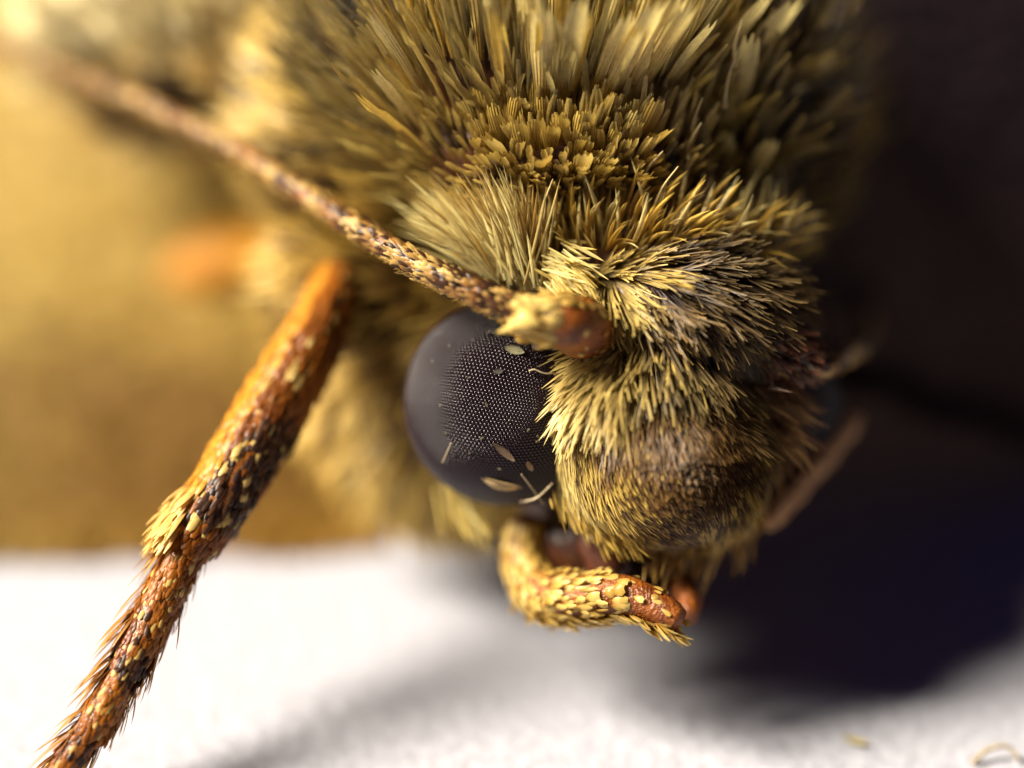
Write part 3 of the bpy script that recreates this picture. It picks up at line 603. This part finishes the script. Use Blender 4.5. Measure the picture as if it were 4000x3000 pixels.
wing('forewing', P(1500,2080,1.70), P(-400,2130,1.62), P(1250,-100,2.2), P(-400,-500,3.6), .18, 9000, wl_col, 'blurred ochre forewing spread on the lit side')
def wr_col(u, v, p):  # darker than the lit wing: its shade is put into the scale colours
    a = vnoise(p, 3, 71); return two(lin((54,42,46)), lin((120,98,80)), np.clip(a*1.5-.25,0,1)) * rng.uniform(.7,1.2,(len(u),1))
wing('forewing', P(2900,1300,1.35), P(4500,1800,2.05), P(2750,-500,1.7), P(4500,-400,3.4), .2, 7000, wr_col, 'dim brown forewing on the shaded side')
# tegula: cream shoulder flap over the wing base
ELL['tegula'] = (P(830, 110, 1.55), np.array([.78, .44, .42]))
c, r = ELL['tegula']; bm = bmesh.new(); bmesh.ops.create_icosphere(bm, subdivisions=4, radius=1.0)
for v in bm.verts: l = np.array(v.co)*r*.96; v.co = Vector(c + l[0]*X + l[1]*U + l[2]*F)
me = bpy.data.meshes.new('tegula'); bm.to_mesh(me); bm.free(); teg = part('tegula', me, M_wingm, label='cream shoulder flap of broad pale scales')
coat('tegula_scales', 'tegula', 3600, [(300,100,-.7,.7,.3,.25,.05,.0,.12,.8), (600,100,-.6,.8,.3,.25,.05,.0,.10,.9), (900,100,-.4,1,.3,.25,.05,.0,.2,.8), (1150,350,-.7,.6,.3,.25,.04,.0,.5,.3), (700,420,-.8,.4,.3,.25,.04,.0,.55,.2), (1200,50,-.5,.9,.3,.25,.04,.0,.6,.2)], clump=200, cl=.5, jit=.2, seed=12, prof='scale', parent=teg, front=False, dkroot=.8, palec=lin((250, 240, 196)))

# ------------------------------------------------------------------ loose scales and dust lying on the eye, crumbs on the paper
def on_eye(px, py, R=.417):
    dv = nrm(P(px, py, 0) - CAM); ds = FLATI @ dv; o = FLATI @ (CAM - EC); a = ds @ ds; bq = o @ ds; t = (-bq - math.sqrt(max(bq*bq - a*(o@o - R*R), 0))) / a; p = CAM + dv*t; return p, nrm(FLATI @ FLATI @ (p - EC))
M_flake = mat_scale('flake', .5, .4, .3, ridges=4)
def flake(name, px, py, ln, wd, ang, col, label, cat, group=None, tilt=.1, curl=.1, lift=.004, pts=None):
    p, nn = on_eye(px, py) if pts is None else pts
    img = math.cos(ang)*X + math.sin(ang)*U; d = nrm(nrm(img - (img@nn)*nn) + nn*tilt); s = nrm(np.cross(d, nn)); up = np.cross(s, d)
    t = np.linspace(0,1,7); wp = np.array([.12,.6,.92,1.0,.9,.62,.15]); V=[]; C=[]
    for lay in (0, 1):
        for ti, w_ in zip(t, wp):
            for q_ in (-1,-.4,.4,1): V.append(p + nn*lift + d*(ti-.5)*ln + s*q_*w_*wd*.5 + up*(curl*ln*(ti-.5)**2*2 + .14*wd*(1-q_*q_) - lay*.003)); C.append(np.array(col)*(.75+.35*ti))
    Q_=[]
    for lay in (0,1):
        for j in range(6):
            for i in range(3):
                b0 = lay*28 + j*4 + i; f_ = (b0,b0+1,b0+5,b0+4); Q_.append(f_ if lay==0 else f_[::-1])
    ring = [j*4 for j in range(7)] + [25,26,27] + [j*4+3 for j in range(5,-1,-1)] + [2,1]
    for a_, b_ in zip(ring, ring[1:]+ring[:1]): Q_.append((a_, a_+28, b_+28, b_))
    V = np.array(V); org = p
    me = np_mesh(name, V - org, Q_, np.array(C), np.tile(np.stack(np.meshgrid(np.linspace(0,1,7), [0,.3,.7,1], indexing='ij')[::-1], -1).reshape(-1,2),(2,1)))
    o = new_obj(name, me, M_flake); o.location = org; o['label'] = label; o['category'] = cat
    if group: o['group'] = group
    return o
rd = math.radians
flake('loose_scale', 2008, 1368, .085, .036, rd(-20), lin((196,190,150)), 'pale ribbed loose scale on the eye just below the antenna flap', 'scale')
flake('loose_scale', 2093, 1352, .060, .032, rd(-60), lin((150,124,120)), 'mauve grey loose scale on the eye touching the amber antenna joint', 'scale', tilt=.5)
flake('loose_scale', 1945, 1452, .046, .020, rd(5), lin((92,84,76)), 'small dim grey loose scale near the middle of the eye', 'scale')
flake('loose_scale', 1968, 1765, .110, .030, rd(-40), lin((150,124,100)), 'long speckled brown loose scale low on the eye', 'scale')
flake('loose_scale', 2068, 1820, .042, .024, rd(-60), lin((196,160,120)), 'small oval tan loose scale low on the eye by the face', 'scale')
flake('loose_scale', 1958, 1892, .175, .046, rd(-20), lin((226,194,140)), 'largest loose scale, cream and crescent shaped, at the bottom of the eye', 'scale', tilt=.0, curl=-.3, lift=.012)
for (x, y) in [(1910,1297),(1848,1330),(1755,1352),(1690,1412),(1830,1475),(1720,1585),(1815,1622),(1742,1690),(1835,1770),(2063,1680),(2102,1705),(2100,1725),(2150,1700),(2125,1555),(2090,1598),(2090,1398),(1900,1580),(2040,1858),(1880,1712),(1950,1830),(1990,1640)]:
    s_ = rng.uniform(.005, .011); flake('dust_speck', x, y, s_*rng.uniform(1.1,2.4), s_, rng.uniform(0,3.1), lin((190,172,140))*rng.uniform(.3,.8), 'tiny pale speck of dust stuck to the eye', 'dust', 'dust specks on the eye', tilt=.3)
M_fibre = mat_cuticle('fibre', (.30,.22,.12), (.55,.44,.26), 30, .4)
def fibre(name, pts, r, label):
    pts = np.array(pts); o_ = pts[0]; me = tube(name, spline(pts - o_, 12), np.linspace(r, r*.6, 12), 8)
    o = new_obj(name, me, M_fibre); o.location = o_; o['label'] = label; o['category'] = 'hair'; return o
e = lambda x, y, h=.012: (lambda q: q[0] + q[1]*h)(on_eye(x, y))
fibre('loose_hair', [e(2030,1943,.02), e(2085,1908,.05), e(2148,1868,.03)], .0055, 'loose tan hair crossing from the eye to the face')
fibre('loose_hair', [e(2035,1845), e(2075,1890,.03), e(2110,1930,.05)], .003, 'thin dark loose hair crossing the tan one on the eye')
fibre('loose_hair', [e(2065,1452), e(2085,1448,.02), e(2120,1462,.02), e(2165,1462,.02)], .004, 'bent pale wisp on the eye beside the face hair')
fibre('loose_hair', [e(1735,1800), e(1775,1720,.03)], .003, 'short straight hair standing low on the rim of the eye')
def gpt(px, py):
    dv = nrm(P(px, py, 0) - CAM); t = -CAM[2]/dv[2]; return CAM + dv*t
g1 = gpt(3340, 2905); flake('loose_scale', 0, 0, .12, .035, rd(-50), lin((224,206,130)), 'pale yellow scale shed on the white paper', 'scale', pts=(g1 + np.array([0,0,.012]), np.array([0,0,1.])))
g2 = [gpt(3800,2992), gpt(3850,2970), gpt(3930,2962), gpt(3985,2985)]
fibre('loose_hair', [p + np.array([0,0,z]) for p, z in zip(g2, (.012,.05,.06,.012))], .012, 'curved brown hair fragment shed on the paper')
